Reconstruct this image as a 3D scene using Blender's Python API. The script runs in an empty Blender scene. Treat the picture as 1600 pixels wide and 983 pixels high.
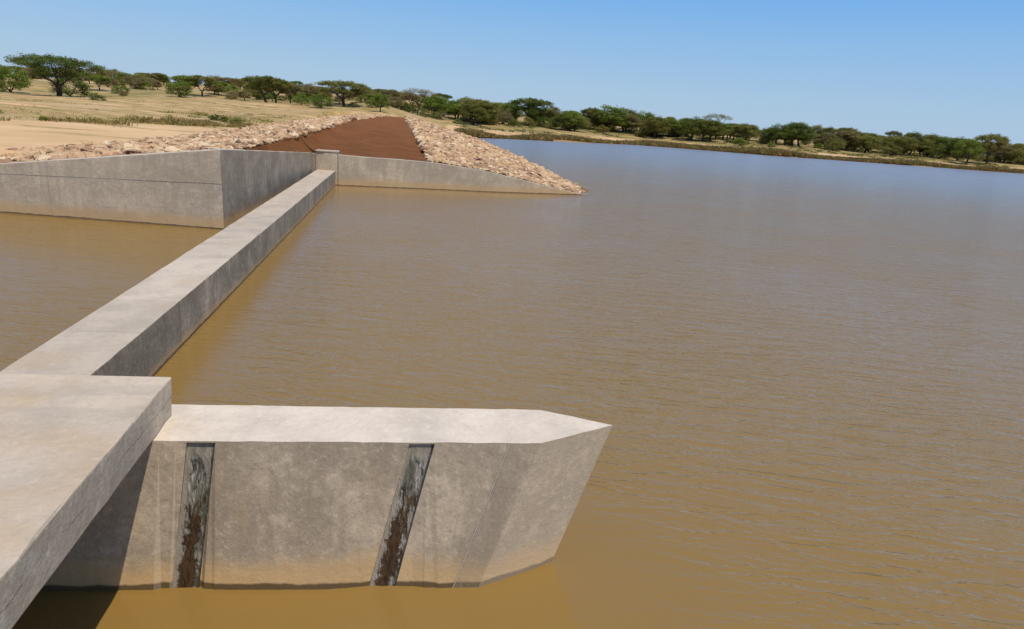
import bpy, bmesh, math, random
import numpy as np
from mathutils import Vector, Matrix, noise
R=math.radians
S=bpy.context.scene
C=S.collection
random.seed(7); rng=np.random.default_rng(7)
def lerp(a,b,t): return a+(b-a)*t
def pw(tab,x):
    if x<=tab[0][0]: return tab[0][1]
    for (a,b),(c,d) in zip(tab,tab[1:]):
        if x<=c:
            return b+(d-b)*(x-a)/(c-a)
    return tab[-1][1]
# ground height by bearing from the viewpoint (tan of the angle to the weir axis), then distance
GROUND=[
(-1.20,[(14,.5),(22,1.1),(40,1.25),(60,1.3),(100,2.0),(160,4.3),(220,5),(300,5.4),(1500,4),(4000,0)]),
(-0.55,[(14,1.0),(19,1.2),(25,1.25),(40,1.3),(60,1.4),(100,2.0),(160,4.1),(230,4.7),(300,5.0),(1500,4),(4000,0)]),
(-0.38,[(14,1.0),(22,1.25),(40,1.22),(60,1.38),(100,2.2),(160,4.7),(230,6.6),(300,7.2),(1500,4),(4000,0)]),
(-0.20,[(20,1.2),(35,1.12),(66,1.35),(90,2.1),(130,3.0),(180,5.5),(240,8.2),(300,8.8),(1500,4),(4000,0)]),
(-0.017,[(40,1.2),(66,1.4),(85,1.9),(115,2.9),(130,3.7),(180,6),(250,8.6),(320,9),(1500,4),(4000,0)]),
(0.065,[(100,1.0),(125,.7),(140,1.4),(170,2.8),(200,4),(260,7.6),(320,8.5),(1500,4),(4000,0)]),
(0.108,[(124,-1),(128,0.02),(132,.5),(145,1.0),(180,2.8),(260,7.2),(320,8),(1500,4),(4000,0)]),
(0.217,[(142,-1),(147,0.02),(151,.6),(165,1.2),(190,2.9),(200,3.4),(270,6.8),(330,7),(1500,4),(4000,0)]),
(0.367,[(174,-1),(179,0.02),(183,.5),(200,1.3),(215,2.4),(230,3.6),(300,6.6),(350,7),(1500,4),(4000,0)]),
(0.58,[(170,-1),(175,0.02),(179,.5),(190,1.0),(205,2.2),(215,2.6),(300,5.4),(350,5.5),(1500,4),(4000,0)]),
(0.78,[(184,-1),(189,0.02),(193,.5),(210,1.3),(230,2.0),(300,4.2),(350,4.5),(1500,3),(4000,0)]),
(1.057,[(206,-1),(211,0.02),(215,.5),(230,1.2),(245,2.0),(300,3.2),(350,3.5),(1500,3),(4000,0)]),
(1.6,[(230,-1),(236,0.02),(240,.5),(255,1.2),(270,2.0),(330,3.0),(1500,3),(4000,0)]),
]
def base_h(x,y):
    D=math.hypot(x,y);t=x/max(y,.001) if y>0 else (9 if x>0 else -9)
    if t<=GROUND[0][0]: return pw(GROUND[0][1],D)
    for (a,ta),(c,tc) in zip(GROUND,GROUND[1:]):
        if t<=c:
            u=(t-a)/(c-a); return lerp(pw(ta,D),pw(tc,D),u)
    return pw(GROUND[-1][1],D)

TREES=[
(-40.0, 92.7, 4.8, 9.2, 'U', 'dg', 'largest flat-topped acacia with forked trunk standing alone on the left grassland'),
(-45.0, 108.0, 2.4, 4.9, 'R', 'dg', 'dark green bush right behind the trunk of the largest flat-topped acacia'),
(-52.9, 108.8, 2.9, 4.5, 'R', 'g', 'dense green bushy tree left of the largest flat-topped acacia'),
(-55.4, 108.7, 2.9, 3.7, 'U', 'g', 'flat-topped green acacia cut by the left picture edge'),
(-50.4, 101.1, 1.0, 1.2, 'R', 'g', 'small green shrub at the left picture edge below the bushy tree'),
(-48.2, 126.1, 2.3, 3.1, 'U', 'g', 'small leaning green acacia just right of the largest flat-topped acacia'),
(-65.6, 179.4, 2.6, 3.1, 'S', 'br', 'thin brownish tree against the sky right of the largest acacia'),
(-50.2, 147.7, 2.5, 4.2, 'D', 'br', 'brownish round-crowned tree on the rise left of the isolated green bush pair'),
(-46.8, 143.6, 1.6, 3.0, 'R', 'g', 'low round green bush below the brownish round-crowned tree'),
(-48.8, 156.6, 1.7, 2.0, 'D', 'br', 'small brown tree between two green bushes on the left rise'),
(-44.4, 122.2, 1.1, 1.3, 'R', 'g', 'tiny green shrub in the dry grass, left of its equally small neighbour'),
(-43.6, 123.5, 1.2, 1.6, 'R', 'g', 'tiny green shrub in the dry grass beside a dry brown one'),
(-41.1, 115.9, 0.6, 1.4, 'R', 'br', 'small dry brown shrub on the dry grass below two green shrubs'),
(-34.1, 120.2, 2.9, 4.5, 'R', 'g', 'large bright green bush with a dark base in the left middle grassland'),
(-41.5, 150.4, 3.3, 5.1, 'U', 'g', 'flat green acacia crown rising behind the large bright green bush'),
(-38.7, 151.1, 3.6, 5.7, 'U', 'ol', 'olive acacia with a clear slim trunk right of the large green bush'),
(-36.7, 155.7, 2.2, 2.5, 'D', 'ol', 'small olive tree between the slim-trunked acacia and a round bush'),
(-33.8, 156.4, 2.2, 4.0, 'R', 'g', 'round green bush in front of a brown flat-topped tree'),
(-44.4, 196.0, 3.1, 7.2, 'U', 'br', 'brown flat-topped tree behind the round green bush on the left rise'),
(-23.0, 132.0, 4.8, 7.2, 'U', 'do', 'dark olive acacia with spreading limbs, left one of a touching pair'),
(-21.5, 133.3, 4.5, 5.3, 'U', 'ol', 'acacia with a thin straight trunk, right one of a touching pair'),
(-19.5, 136.6, 3.7, 4.6, 'U', 'br', 'smaller brown acacia tucked at the right of the touching acacia pair'),
(-29.4, 160.3, 0.8, 3.1, 'R', 'g', 'low green shrub beyond the trunks of the touching acacia pair'),
(-16.5, 128.9, 2.3, 3.0, 'R', 'g', 'compact round green bush between the acacia pair and a wider bush'),
(-12.7, 124.3, 2.5, 4.5, 'R', 'g', 'wide green bush left of the tall olive acacia with open branches'),
(-10.0, 140.6, 4.7, 9.0, 'U', 'ol', 'tall olive acacia with visible open branches above the earth ramp'),
(-16.5, 160.1, 3.1, 5.7, 'D', 'br', 'brown tree behind the wide green bush left of the tall olive acacia'),
(-8.1, 166.8, 2.8, 5.8, 'D', 'br', 'brown-green tree behind the right side of the tall olive acacia'),
(-8.1, 139.8, 0.9, 2.4, 'R', 'dg', 'small dark shrub at the right foot of the tall olive acacia'),
(-2.8, 131.0, 3.0, 3.0, 'D', 'g', 'small green tree directly above the left end of the crest'),
(-4.6, 140.9, 1.9, 2.5, 'R', 'g', 'low green bush at the left foot of the small tree above the crest'),
(-0.4, 158.0, 2.5, 3.6, 'R', 'br', 'round brown-green bush right of the small tree above the crest'),
(-0.4, 225.0, 2.5, 3.2, 'S', 'do', 'tiny sparse tree on the skyline above the crest'),
(5.1, 166.9, 5.7, 8.1, 'S', 'br', 'sparse grey-brown umbrella tree with bare limbs above the crest end'),
(2.8, 166.0, 1.4, 3.6, 'R', 'dg', 'dark low shrub left of the sparse umbrella tree trunk'),
(3.9, 166.0, 1.4, 2.4, 'R', 'dg', 'second dark low shrub touching the sparse umbrella tree trunk'),
(9.7, 176.7, 4.9, 7.1, 'D', 'g', 'green round-crowned tree just right of the sparse umbrella tree'),
(14.5, 226.5, 5.1, 7.0, 'U', 'dg', 'dark green acacia top rising behind the round-crowned tree right of the umbrella tree'),
(15.6, 185.3, 4.4, 5.4, 'D', 'dg', 'dark green tree with low trunks above the start of the far water'),
(19.1, 189.0, 5.6, 6.6, 'D', 'g', 'taller green tree directly above the upper corner of the water'),
(25.8, 190.3, 4.5, 6.7, 'D', 'g', 'rounded green tree between the water corner and the dark spreading acacia'),
(32.0, 195.4, 5.2, 6.5, 'D', 'g', 'bushy green tree touching the left of the dark spreading acacia'),
(37.0, 188.4, 7.0, 11.3, 'U', 'dg', 'dark spreading acacia with a stout trunk, widest on the far shore centre'),
(56.0, 246.7, 4.2, 6.0, 'D', 'br', 'small brownish tree right behind the dark spreading acacia'),
(46.3, 181.2, 5.1, 5.5, 'D', 'g', 'isolated round green tree close to the far sandy bank'),
(57.4, 199.9, 6.3, 6.4, 'U', 'do', 'dark flat-topped tree right of the isolated round green tree'),
(63.8, 203.2, 7.4, 11.9, 'D', 'g', 'broad dense green tree with spreading limbs right of the dark flat-topped tree'),
(70.1, 207.5, 7.0, 7.9, 'D', 'do', 'dark dense tree touching the right of the broad green tree'),
(76.7, 209.4, 6.5, 8.7, 'D', 'g', 'green tree with a leaning dark trunk on the far shore'),
(76.9, 199.7, 4.2, 6.8, 'R', 'g', 'low bright green bush before the tree with the leaning trunk'),
(82.2, 199.7, 5.2, 8.0, 'D', 'g', 'low rounded green tree right of the bright green bush'),
(85.5, 190.7, 6.4, 8.3, 'D', 'dg', 'dark dense tree with a thick trunk left of a pair of slim trunks'),
(88.3, 189.4, 6.0, 6.1, 'D', 'ol', 'olive tree with a slim trunk below the tall pale umbrella tree'),
(90.0, 187.5, 6.0, 6.8, 'D', 'do', 'second slim-trunked tree below the tall pale umbrella tree'),
(107.8, 222.2, 7.3, 9.2, 'S', 'ol', 'tall pale umbrella tree rising above the belt against the sky'),
(106.9, 209.3, 4.7, 7.5, 'D', 'dg', 'dark tree right of the two slim-trunked trees'),
(98.7, 184.2, 5.4, 7.3, 'D', 'ol', 'olive tree with a forked trunk near the bank'),
(104.7, 184.3, 1.8, 4.2, 'R', 'g', 'low green bush on the ground right of the forked olive tree'),
(107.3, 181.7, 5.8, 7.2, 'D', 'dg', 'dark low-branched tree left of the biggest dark clump'),
(112.5, 182.0, 6.7, 7.8, 'D', 'dg', 'left tree of the biggest dark clump on the right shore'),
(114.6, 181.9, 6.7, 7.1, 'D', 'dg', 'right tree of the biggest dark clump on the right shore'),
(132.0, 200.5, 6.4, 6.7, 'D', 'ol', 'olive-brown tree right of the biggest dark clump'),
(134.1, 197.9, 6.1, 5.5, 'D', 'do', 'dark olive tree next to the leaning olive tree'),
(134.1, 189.3, 6.5, 7.0, 'U', 'ol', 'leaning olive tree with a thin curved trunk on the right shore'),
(146.7, 201.2, 4.0, 6.3, 'D', 'br', 'low brownish tree just right of the leaning olive tree'),
(140.9, 186.8, 5.5, 5.5, 'D', 'ol', 'low olive tree below the gap in the skyline of the right belt'),
(147.7, 187.9, 4.8, 6.8, 'D', 'ol', 'olive tree in front of the small skyline umbrella tree'),
(148.3, 183.6, 4.8, 5.3, 'R', 'g', 'rounded green bush right of the olive tree by the skyline umbrella'),
(184.6, 232.7, 6.4, 5.5, 'U', 'do', 'small umbrella tree standing out on the right skyline'),
(152.5, 184.0, 6.8, 7.3, 'D', 'do', 'tall dark olive tree with a straight trunk on the right shore'),
(158.0, 183.3, 6.6, 7.2, 'D', 'ol', 'spreading olive tree right of the tall dark olive tree'),
(160.0, 180.2, 6.2, 8.1, 'D', 'g', 'wide green tree with twin low trunks on the right shore'),
(158.4, 172.2, 6.5, 5.8, 'D', 'dg', 'dark tree just left of the brightest green tree at the right'),
(149.9, 159.6, 6.5, 6.5, 'D', 'g', 'brightest green tree with a leaning trunk nearest the right bank'),
(160.1, 163.7, 8.1, 7.2, 'U', 'ol', 'tallest olive umbrella tree near the right picture edge'),
(173.4, 173.1, 6.4, 4.8, 'R', 'g', 'green bush right behind the tallest olive umbrella tree'),
(174.9, 168.7, 5.8, 5.3, 'D', 'ol', 'olive tree nearest the right picture edge'),
]

# ------------------------------------------------------------------ helpers
def tag(o,label=None,cat=None,group=None,kind=None):
    if label: o['label']=label
    if cat: o['category']=cat
    if group: o['group']=group
    if kind: o['kind']=kind
    return o
def link(name,me,mat=None,parent=None):
    o=bpy.data.objects.new(name,me); C.objects.link(o)
    if mat is not None and me is not None and not me.materials: me.materials.append(mat)
    if parent: o.parent=parent
    return o
def empty(name,loc,rz=0):
    o=bpy.data.objects.new(name,None); o.empty_display_size=.3; C.objects.link(o)
    o.location=loc; o.rotation_euler=(0,0,rz); return o
def mesh(name,v,f,smooth=False):
    me=bpy.data.meshes.new(name); me.from_pydata([tuple(map(float,p)) for p in v],[],f); me.update()
    if smooth: me.polygons.foreach_set('use_smooth',[True]*len(me.polygons))
    return me
def bmo(name,bm,mat,parent=None,smooth=False):
    me=bpy.data.meshes.new(name); bmesh.ops.recalc_face_normals(bm,faces=bm.faces); bm.to_mesh(me); bm.free()
    if smooth: me.polygons.foreach_set('use_smooth',[True]*len(me.polygons))
    return link(name,me,mat,parent)
def nz(x,y,z=0,s=1.): return noise.noise(Vector((x*s,y*s,z*s)))

class NT:
    def __init__(s,name,rough=.9,spec=.3):
        s.m=bpy.data.materials.new(name); s.m.use_nodes=True; s.t=s.m.node_tree; s.t.nodes.clear()
        s.out=s.n('ShaderNodeOutputMaterial'); s.b=s.n('ShaderNodeBsdfPrincipled')
        s.l(s.b.outputs[0],s.out.inputs[0]); s.b.inputs['Roughness'].default_value=rough
        s.b.inputs['Specular IOR Level'].default_value=spec
        s.geo=s.n('ShaderNodeNewGeometry'); s.pos=s.geo.outputs['Position']
    def n(s,t,**k):
        x=s.t.nodes.new(t)
        for a,b in k.items(): setattr(x,a,b)
        return x
    def l(s,a,b): s.t.links.new(a,b)
    def set(s,inp,v):
        if isinstance(v,(int,float)): inp.default_value=v
        elif isinstance(v,(tuple,list)):
            inp.default_value=tuple(v)+((1,) if len(v)==3 and inp.type=='RGBA' else ())
        else: s.l(v,inp)
    def math(s,op,a,b=0,c=None,clamp=False):
        x=s.n('ShaderNodeMath',operation=op,use_clamp=clamp); s.set(x.inputs[0],a); s.set(x.inputs[1],b)
        if c is not None: s.set(x.inputs[2],c)
        return x.outputs[0]
    def map(s,scale=(1,1,1),rot=(0,0,0),loc=(0,0,0),vec=None):
        x=s.n('ShaderNodeMapping'); s.l(vec or s.pos,x.inputs[0]); x.inputs['Scale'].default_value=scale
        x.inputs['Rotation'].default_value=rot; x.inputs['Location'].default_value=loc; return x.outputs[0]
    def noise(s,scale,detail=4,rough=.55,vec=None,dist=0,col=False):
        x=s.n('ShaderNodeTexNoise'); s.l(vec or s.pos,x.inputs['Vector']); x.inputs['Scale'].default_value=scale
        x.inputs['Detail'].default_value=detail; x.inputs['Roughness'].default_value=rough; x.inputs['Distortion'].default_value=dist
        return x.outputs[1 if col else 0]
    def vor(s,scale,feature='F1',out='Distance',vec=None):
        x=s.n('ShaderNodeTexVoronoi',feature=feature); s.l(vec or s.pos,x.inputs['Vector']); x.inputs['Scale'].default_value=scale
        return x.outputs[out]
    def ss(s,v,a,b):
        x=s.n('ShaderNodeMapRange',interpolation_type='SMOOTHSTEP'); s.set(x.inputs[0],v)
        x.inputs[1].default_value=a; x.inputs[2].default_value=b; return x.outputs[0]
    def mix(s,f,a,b,mode='MIX'):
        x=s.n('ShaderNodeMix',data_type='RGBA',blend_type=mode); s.set(x.inputs[0],f); s.set(x.inputs[6],a); s.set(x.inputs[7],b)
        return x.outputs[2]
    def xyz(s,vec=None):
        x=s.n('ShaderNodeSeparateXYZ'); s.l(vec or s.pos,x.inputs[0]); return x.outputs
    def bump(s,h,strength=1,dist=.01,normal=None):
        x=s.n('ShaderNodeBump'); s.set(x.inputs['Strength'],strength); x.inputs['Distance'].default_value=dist
        s.l(h,x.inputs['Height'])
        if normal: s.l(normal,x.inputs['Normal'])
        return x.outputs[0]
    def attr(s,name):
        x=s.n('ShaderNodeAttribute',attribute_name=name); return x.outputs
    def col(s,v): s.set(s.b.inputs['Base Color'],v)

# ------------------------------------------------------------------ materials
def concrete(name,side=(.45,.38,.285),dark=(.24,.20,.15),top=(.62,.525,.41),joints=None,boards=False,silt=.2,crack=None,streak=.6,band=None,toneshift=0.,topblot=.5):
    t=NT(name,.88,.25); x,y,z=t.xyz()
    n1=t.noise(1.3,6,.62); n2=t.noise(6,6,.65); n3=t.noise(40,4,.6); n0=t.noise(.35,3,.5)
    st=t.noise(1,5,.6,t.map((3.2,3.2,.35)))
    c=t.mix(t.ss(n1,.36,.66),dark,side)
    c=t.mix(t.math('MULTIPLY',t.ss(st,.42,.68),streak),c,dark)
    c=t.mix(t.math('MULTIPLY',t.ss(n2,.5,.72),.45),c,tuple(min(.7,k*1.35) for k in side))
    vb=t.noise(1,3,.5,t.map((2.6,2.6,1.1),loc=(1,2,7))); c=t.mix(t.math('MULTIPLY',t.ss(vb,.48,.60),.42),c,tuple(k*.88 for k in dark))
    # boards from the formwork
    hgt=t.math('ADD',t.math('MULTIPLY',n2,.5),t.math('MULTIPLY',n3,.35))
    if boards:
        zz=t.math('ADD',z,t.math('MULTIPLY',n1,.06))
        w=t.math('FRACT',t.math('MULTIPLY',zz,4.5)); w=t.ss(t.math('ABSOLUTE',t.math('SUBTRACT',w,.5)),.44,.5)
        c=t.mix(t.math('MULTIPLY',w,.18),c,dark)
        h2=t.noise(1,4,.6,t.map((.6,.6,7)))
        c=t.mix(t.math('MULTIPLY',t.ss(h2,.52,.7),.35),c,tuple(k*.8 for k in dark))
    c=t.mix(t.math('MULTIPLY',t.ss(n0,.40,.62),.30),c,tuple(k*.95 for k in dark))
    g1=t.noise(17,9,.78); g2=t.noise(75,6,.75); drip=t.noise(1,6,.7,t.map((9,9,.55),loc=(2,4,0)))
    c=t.mix(t.math('MULTIPLY',t.ss(g1,.50,.62),.52),c,tuple(k*.78 for k in dark))
    c=t.mix(t.math('MULTIPLY',t.math('SUBTRACT',1,t.ss(g1,.36,.47)),.35),c,tuple(min(.72,k*1.30) for k in side))
    c=t.mix(t.math('MULTIPLY',t.ss(g2,.54,.66),.38),c,tuple(k*.7 for k in dark))
    c=t.mix(t.math('MULTIPLY',t.math('SUBTRACT',1,t.ss(g2,.34,.44)),.30),c,tuple(min(.75,k*1.5) for k in side))
    c=t.mix(t.math('MULTIPLY',t.math('MULTIPLY',t.ss(drip,.52,.66),t.ss(n1,.38,.55)),streak*.8),c,tuple(k*.75 for k in dark))
    c=t.mix(t.math('MULTIPLY',t.ss(t.noise(1,5,.7,t.map((5,5,.8),loc=(9,1,3))),.58,.70),.28),c,(.40,.29,.17))
    # pits
    p=t.vor(28); c=t.mix(t.math('MULTIPLY',t.math('SUBTRACT',1,t.ss(p,.05,.12)),t.math('MULTIPLY',t.ss(n1,.45,.6),.6)),c,tuple(k*.45 for k in dark))
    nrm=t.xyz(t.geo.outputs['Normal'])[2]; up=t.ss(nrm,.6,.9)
    # silt and the wet line on the sides
    zn=t.math('SUBTRACT',z,t.math('ADD',t.math('MULTIPLY',t.math('SUBTRACT',n1,.5),.24),t.math('MULTIPLY',t.math('SUBTRACT',n2,.5),.10)))
    s1=t.math('MULTIPLY',t.math('SUBTRACT',1,t.ss(zn,silt*.40,silt*1.2)),.72)
    c=t.mix(s1,c,t.mix(g1,(.38,.245,.105),(.60,.40,.19)))
    tm=t.math('SUBTRACT',1,t.ss(t.math('ABSOLUTE',t.math('SUBTRACT',zn,silt*.95)),.004,.016)); c=t.mix(t.math('MULTIPLY',tm,t.math('MULTIPLY',t.ss(n2,.45,.6),.3)),c,(.26,.20,.12))
    zw=t.math('SUBTRACT',z,t.math('MULTIPLY',t.math('SUBTRACT',t.noise(5,4),.5),.055))
    s2=t.math('SUBTRACT',1,t.ss(zw,.028,.045)); c=t.mix(t.math('MULTIPLY',s2,.9),c,(.07,.045,.02))
    # dusty top
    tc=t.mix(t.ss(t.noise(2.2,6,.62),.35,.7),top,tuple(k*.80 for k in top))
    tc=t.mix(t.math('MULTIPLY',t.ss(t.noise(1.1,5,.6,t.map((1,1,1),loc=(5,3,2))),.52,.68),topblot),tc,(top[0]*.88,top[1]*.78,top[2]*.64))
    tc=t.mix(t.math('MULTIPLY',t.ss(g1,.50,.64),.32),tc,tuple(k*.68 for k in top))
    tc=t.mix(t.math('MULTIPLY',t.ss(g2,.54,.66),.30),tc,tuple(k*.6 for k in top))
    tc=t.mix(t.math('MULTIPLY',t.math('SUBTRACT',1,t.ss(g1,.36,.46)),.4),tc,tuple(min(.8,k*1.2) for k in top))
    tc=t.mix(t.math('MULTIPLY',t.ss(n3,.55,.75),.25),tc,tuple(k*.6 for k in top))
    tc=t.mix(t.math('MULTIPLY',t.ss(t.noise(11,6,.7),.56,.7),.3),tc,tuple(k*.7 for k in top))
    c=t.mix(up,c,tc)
    if joints:
        axis,step,off,width=joints; width*=.7
        a={'x':x,'y':y}[axis]
        a=t.math('ADD',a,t.math('MULTIPLY',t.math('SUBTRACT',n2,.5),.03))
        j=t.math('ABSOLUTE',t.math('SUBTRACT',t.math('FRACT',t.math('DIVIDE',t.math('ADD',a,off),step)),.5))
        j=t.ss(j,.5-width/step,.5)
        c=t.mix(t.math('MULTIPLY',j,.18),c,tuple(k*.4 for k in dark)); hgt=t.math('SUBTRACT',hgt,t.math('MULTIPLY',j,.6))
        # tone differs from pour to pour
        cell=t.math('FLOOR',t.math('ADD',t.math('DIVIDE',t.math('ADD',a,off),step),.5))
        wn=t.n('ShaderNodeTexWhiteNoise',noise_dimensions='1D'); t.l(cell,wn.inputs['W'])
        c=t.mix(t.math('MULTIPLY',wn.outputs[0],.22),c,tuple(k*.8 for k in dark))
    if crack:     # (height, slope along y, width): a jagged crack running along the side
        zc,sl,wd=crack
        f=t.math('ADD',t.math('SUBTRACT',z,zc),t.math('MULTIPLY',t.math('SUBTRACT',t.noise(3.2,6,.75),.5),.10))
        k=t.math('SUBTRACT',1,t.ss(t.math('ABSOLUTE',f),wd*.4,wd)); k=t.math('MULTIPLY',k,t.math('SUBTRACT',1,up))
        k=t.math('MULTIPLY',k,t.ss(t.noise(1.7,3),.38,.52))
        c=t.mix(t.math('MULTIPLY',k,.5),c,(.16,.13,.10)); hgt=t.math('SUBTRACT',hgt,t.math('MULTIPLY',k,1.5))
    if band:      # a slanting darker band on the upstream face: x = a + b*z
        a0,a1,b=band
        u=t.math('SUBTRACT',x,t.math('ADD',t.math('MULTIPLY',z,b),t.math('MULTIPLY',t.math('SUBTRACT',n2,.5),.02)))
        k=t.math('MULTIPLY',t.ss(u,a0,a0+.015),t.math('SUBTRACT',1,t.ss(u,a1-.05,a1)))
        k=t.math('MULTIPLY',k,t.math('SUBTRACT',1,up))
        c=t.mix(t.math('MULTIPLY',k,t.math('ADD',.24,t.math('MULTIPLY',t.ss(drip,.40,.62),.36))),c,tuple(q*.82 for q in dark))
        fx=t.ss(t.xyz(t.geo.outputs['Normal'])[0],.2,.35); c=t.mix(t.math('MULTIPLY',fx,.30),c,tuple(q*1.15 for q in side))  # nose facet lightened in colour for the sun it catches
        ln=t.math('SUBTRACT',1,t.ss(t.math('ABSOLUTE',t.math('SUBTRACT',u,a0)),.003,.009)); ln=t.math('MULTIPLY',ln,t.math('SUBTRACT',1,up))
        c=t.mix(t.math('MULTIPLY',ln,.6),c,(.42,.38,.32)); hgt=t.math('ADD',hgt,t.math('MULTIPLY',ln,.8))
    c=t.mix(1,c,(1.02,.985,.945),'MULTIPLY')
    t.col(c); t.set(t.b.inputs['Roughness'],t.math('SUBTRACT',.9,t.math('MULTIPLY',s2,.5)))
    b=t.bump(hgt,.8,.012); b=t.bump(n1,.5,.05,b); t.l(b,t.b.inputs['Normal']); return t.m

def m_rust():
    t=NT('rust_stained_groove',.5,.5); x,y,z=t.xyz(); u=t.attr('across')[2]
    a=t.noise(1,7,.75,t.map((26,26,4.5)),.8); b=t.noise(1,6,.7,t.map((55,55,11),loc=(3,1,0)),.5); n=t.noise(9,7,.75)
    c=t.mix(t.ss(a,.42,.56),(.045,.042,.03),(.30,.265,.215))
    c=t.mix(t.math('MULTIPLY',t.ss(b,.55,.62),.85),c,(.56,.53,.50))
    c=t.mix(t.math('MULTIPLY',t.ss(t.noise(1,4,.6,t.map((9,9,1.5),loc=(1,5,0))),.5,.6),.7),c,(.085,.085,.05))
    lo=t.math('SUBTRACT',1,t.ss(t.math('ADD',z,t.math('MULTIPLY',t.math('SUBTRACT',a,.5),1.2)),.52,.68))
    d=t.math('ABSOLUTE',t.math('SUBTRACT',t.math('ADD',u,t.math('MULTIPLY',t.math('SUBTRACT',n,.5),1.3)),.52))
    core=t.math('SUBTRACT',1,t.ss(d,.22,.30))
    rust=t.mix(t.ss(b,.38,.62),(.026,.014,.006),(.098,.048,.016))
    c=t.mix(t.math('MULTIPLY',t.math('SUBTRACT',1,t.ss(t.math('ADD',u,t.math('MULTIPLY',t.math('SUBTRACT',n,.5),.6)),.08,.24)),.8),c,(.36,.30,.225))
    c=t.mix(t.math('MULTIPLY',t.ss(t.math('ADD',z,t.math('MULTIPLY',t.math('SUBTRACT',n,.5),.3)),.80,.93),.7),c,(.33,.28,.21))
    c=t.mix(t.math('MULTIPLY',lo,core),c,rust)
    e=t.ss(u,.88,.97); c=t.mix(t.math('MULTIPLY',e,.85),c,(.03,.026,.02))
    t.col(c); t.set(t.b.inputs['Roughness'],t.math('SUBTRACT',.6,t.math('MULTIPLY',lo,.3)))
    t.l(t.bump(t.math('ADD',a,b),1,.015),t.b.inputs['Normal']); return t.m

def m_water():
    t=NT('muddy_water',.08,.5); t.t.nodes.remove(t.b)
    x,y,z=t.xyz()
    big=t.noise(.05,3,.5); pat=t.noise(.28,3,.5)
    dist=t.n('ShaderNodeVectorMath',operation='LENGTH'); t.l(t.pos,dist.inputs[0]); D=dist.outputs['Value']; dd=t.ss(D,5,80)
    c=t.mix(t.ss(big,.35,.65),(.262,.155,.040),(.278,.167,.052))
    c=t.mix(t.ss(t.math('ADD',y,t.math('MULTIPLY',x,1.2)),8,24),c,(.275,.175,.074))
    def wv(sx,sy,rot,loc=(0,0,0)): return t.map((sx,sy,1),loc=loc,vec=t.map((1,1,1),rot=(0,0,R(rot))))
    w1=t.noise(1,3,.5,wv(1.0,4.4,17),.45); w2=t.noise(1,3,.5,wv(2.6,11.5,22,(3,1,0)),.6); w3=t.noise(1,2,.5,wv(.35,1.3,10,(7,2,0)),.3); w4=t.noise(1,3,.5,wv(2.0,7.,2,(1,8,0)),.6)
    def rdg(w,p): return t.math('POWER',t.math('SUBTRACT',1,t.math('ABSOLUTE',t.math('MULTIPLY',t.math('SUBTRACT',w,.5),3.)),clamp=True),p)
    h=t.math('ADD',t.math('MULTIPLY',rdg(w1,1.9),.62),t.math('ADD',t.math('MULTIPLY',rdg(w2,1.5),.20),t.math('ADD',t.math('MULTIPLY',w3,1.0),t.math('MULTIPLY',rdg(w4,1.6),.26))))
    near=t.math('SUBTRACT',1,t.math('MULTIPLY',t.math('MULTIPLY',.55,t.math('SUBTRACT',1,t.ss(x,-2.3,-.9))),t.ss(x,-2.8,-2.5)))   # quiet strip beside the weir
    q2=t.math('MAXIMUM',t.ss(y,4.0,5.2),t.ss(x,.9,3.2))                                                     # and in front of the pier
    wall=t.math('SUBTRACT',1,t.math('MULTIPLY',t.ss(t.math('SUBTRACT',y,t.math('MULTIPLY',x,.12)),24.5,29),t.math('SUBTRACT',1,t.ss(x,6,9.5))))
    wall=t.math('MAXIMUM',wall,t.ss(y,31.5,33))
    left=t.math('MAXIMUM',t.ss(x,-2.8,-2.5),t.math('SUBTRACT',1,t.ss(y,8,16)))
    a=t.math('MULTIPLY',t.math('MULTIPLY',near,q2),t.math('MULTIPLY',wall,t.math('MAXIMUM',left,.4)))
    a=t.math('MULTIPLY',t.math('MAXIMUM',a,.09),t.math('ADD',.8,t.math('MULTIPLY',t.ss(pat,.3,.7),.4)))
    nb=t.bump(h,t.math('MULTIPLY',a,t.math('SUBTRACT',.62,t.math('MULTIPLY',dd,.30))),.05)
    fr=t.n('ShaderNodeFresnel'); fr.inputs['IOR'].default_value=1.42; t.l(nb,fr.inputs['Normal'])
    nb2=t.bump(h,t.math('MULTIPLY',a,.5),.05)
    gl=t.n('ShaderNodeBsdfGlossy'); gl.inputs['Color'].default_value=(.96,.935,.90,1); t.set(gl.inputs['Roughness'],t.math('ADD',.11,t.math('MULTIPLY',t.ss(D,12,150),.18))); t.l(nb2,gl.inputs['Normal'])
    df=t.n('ShaderNodeBsdfDiffuse'); t.l(c,df.inputs['Color']); t.l(t.bump(h,t.math('MULTIPLY',a,.25),.05),df.inputs['Normal'])
    mx=t.n('ShaderNodeMixShader'); t.l(t.math('MINIMUM',t.math('MULTIPLY',fr.outputs[0],1.0),t.math('ADD',.46,t.math('MULTIPLY',dd,.26))),mx.inputs[0]); t.l(df.outputs[0],mx.inputs[1]); t.l(gl.outputs[0],mx.inputs[2]); t.l(mx.outputs[0],t.out.inputs[0])
    return t.m

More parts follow.
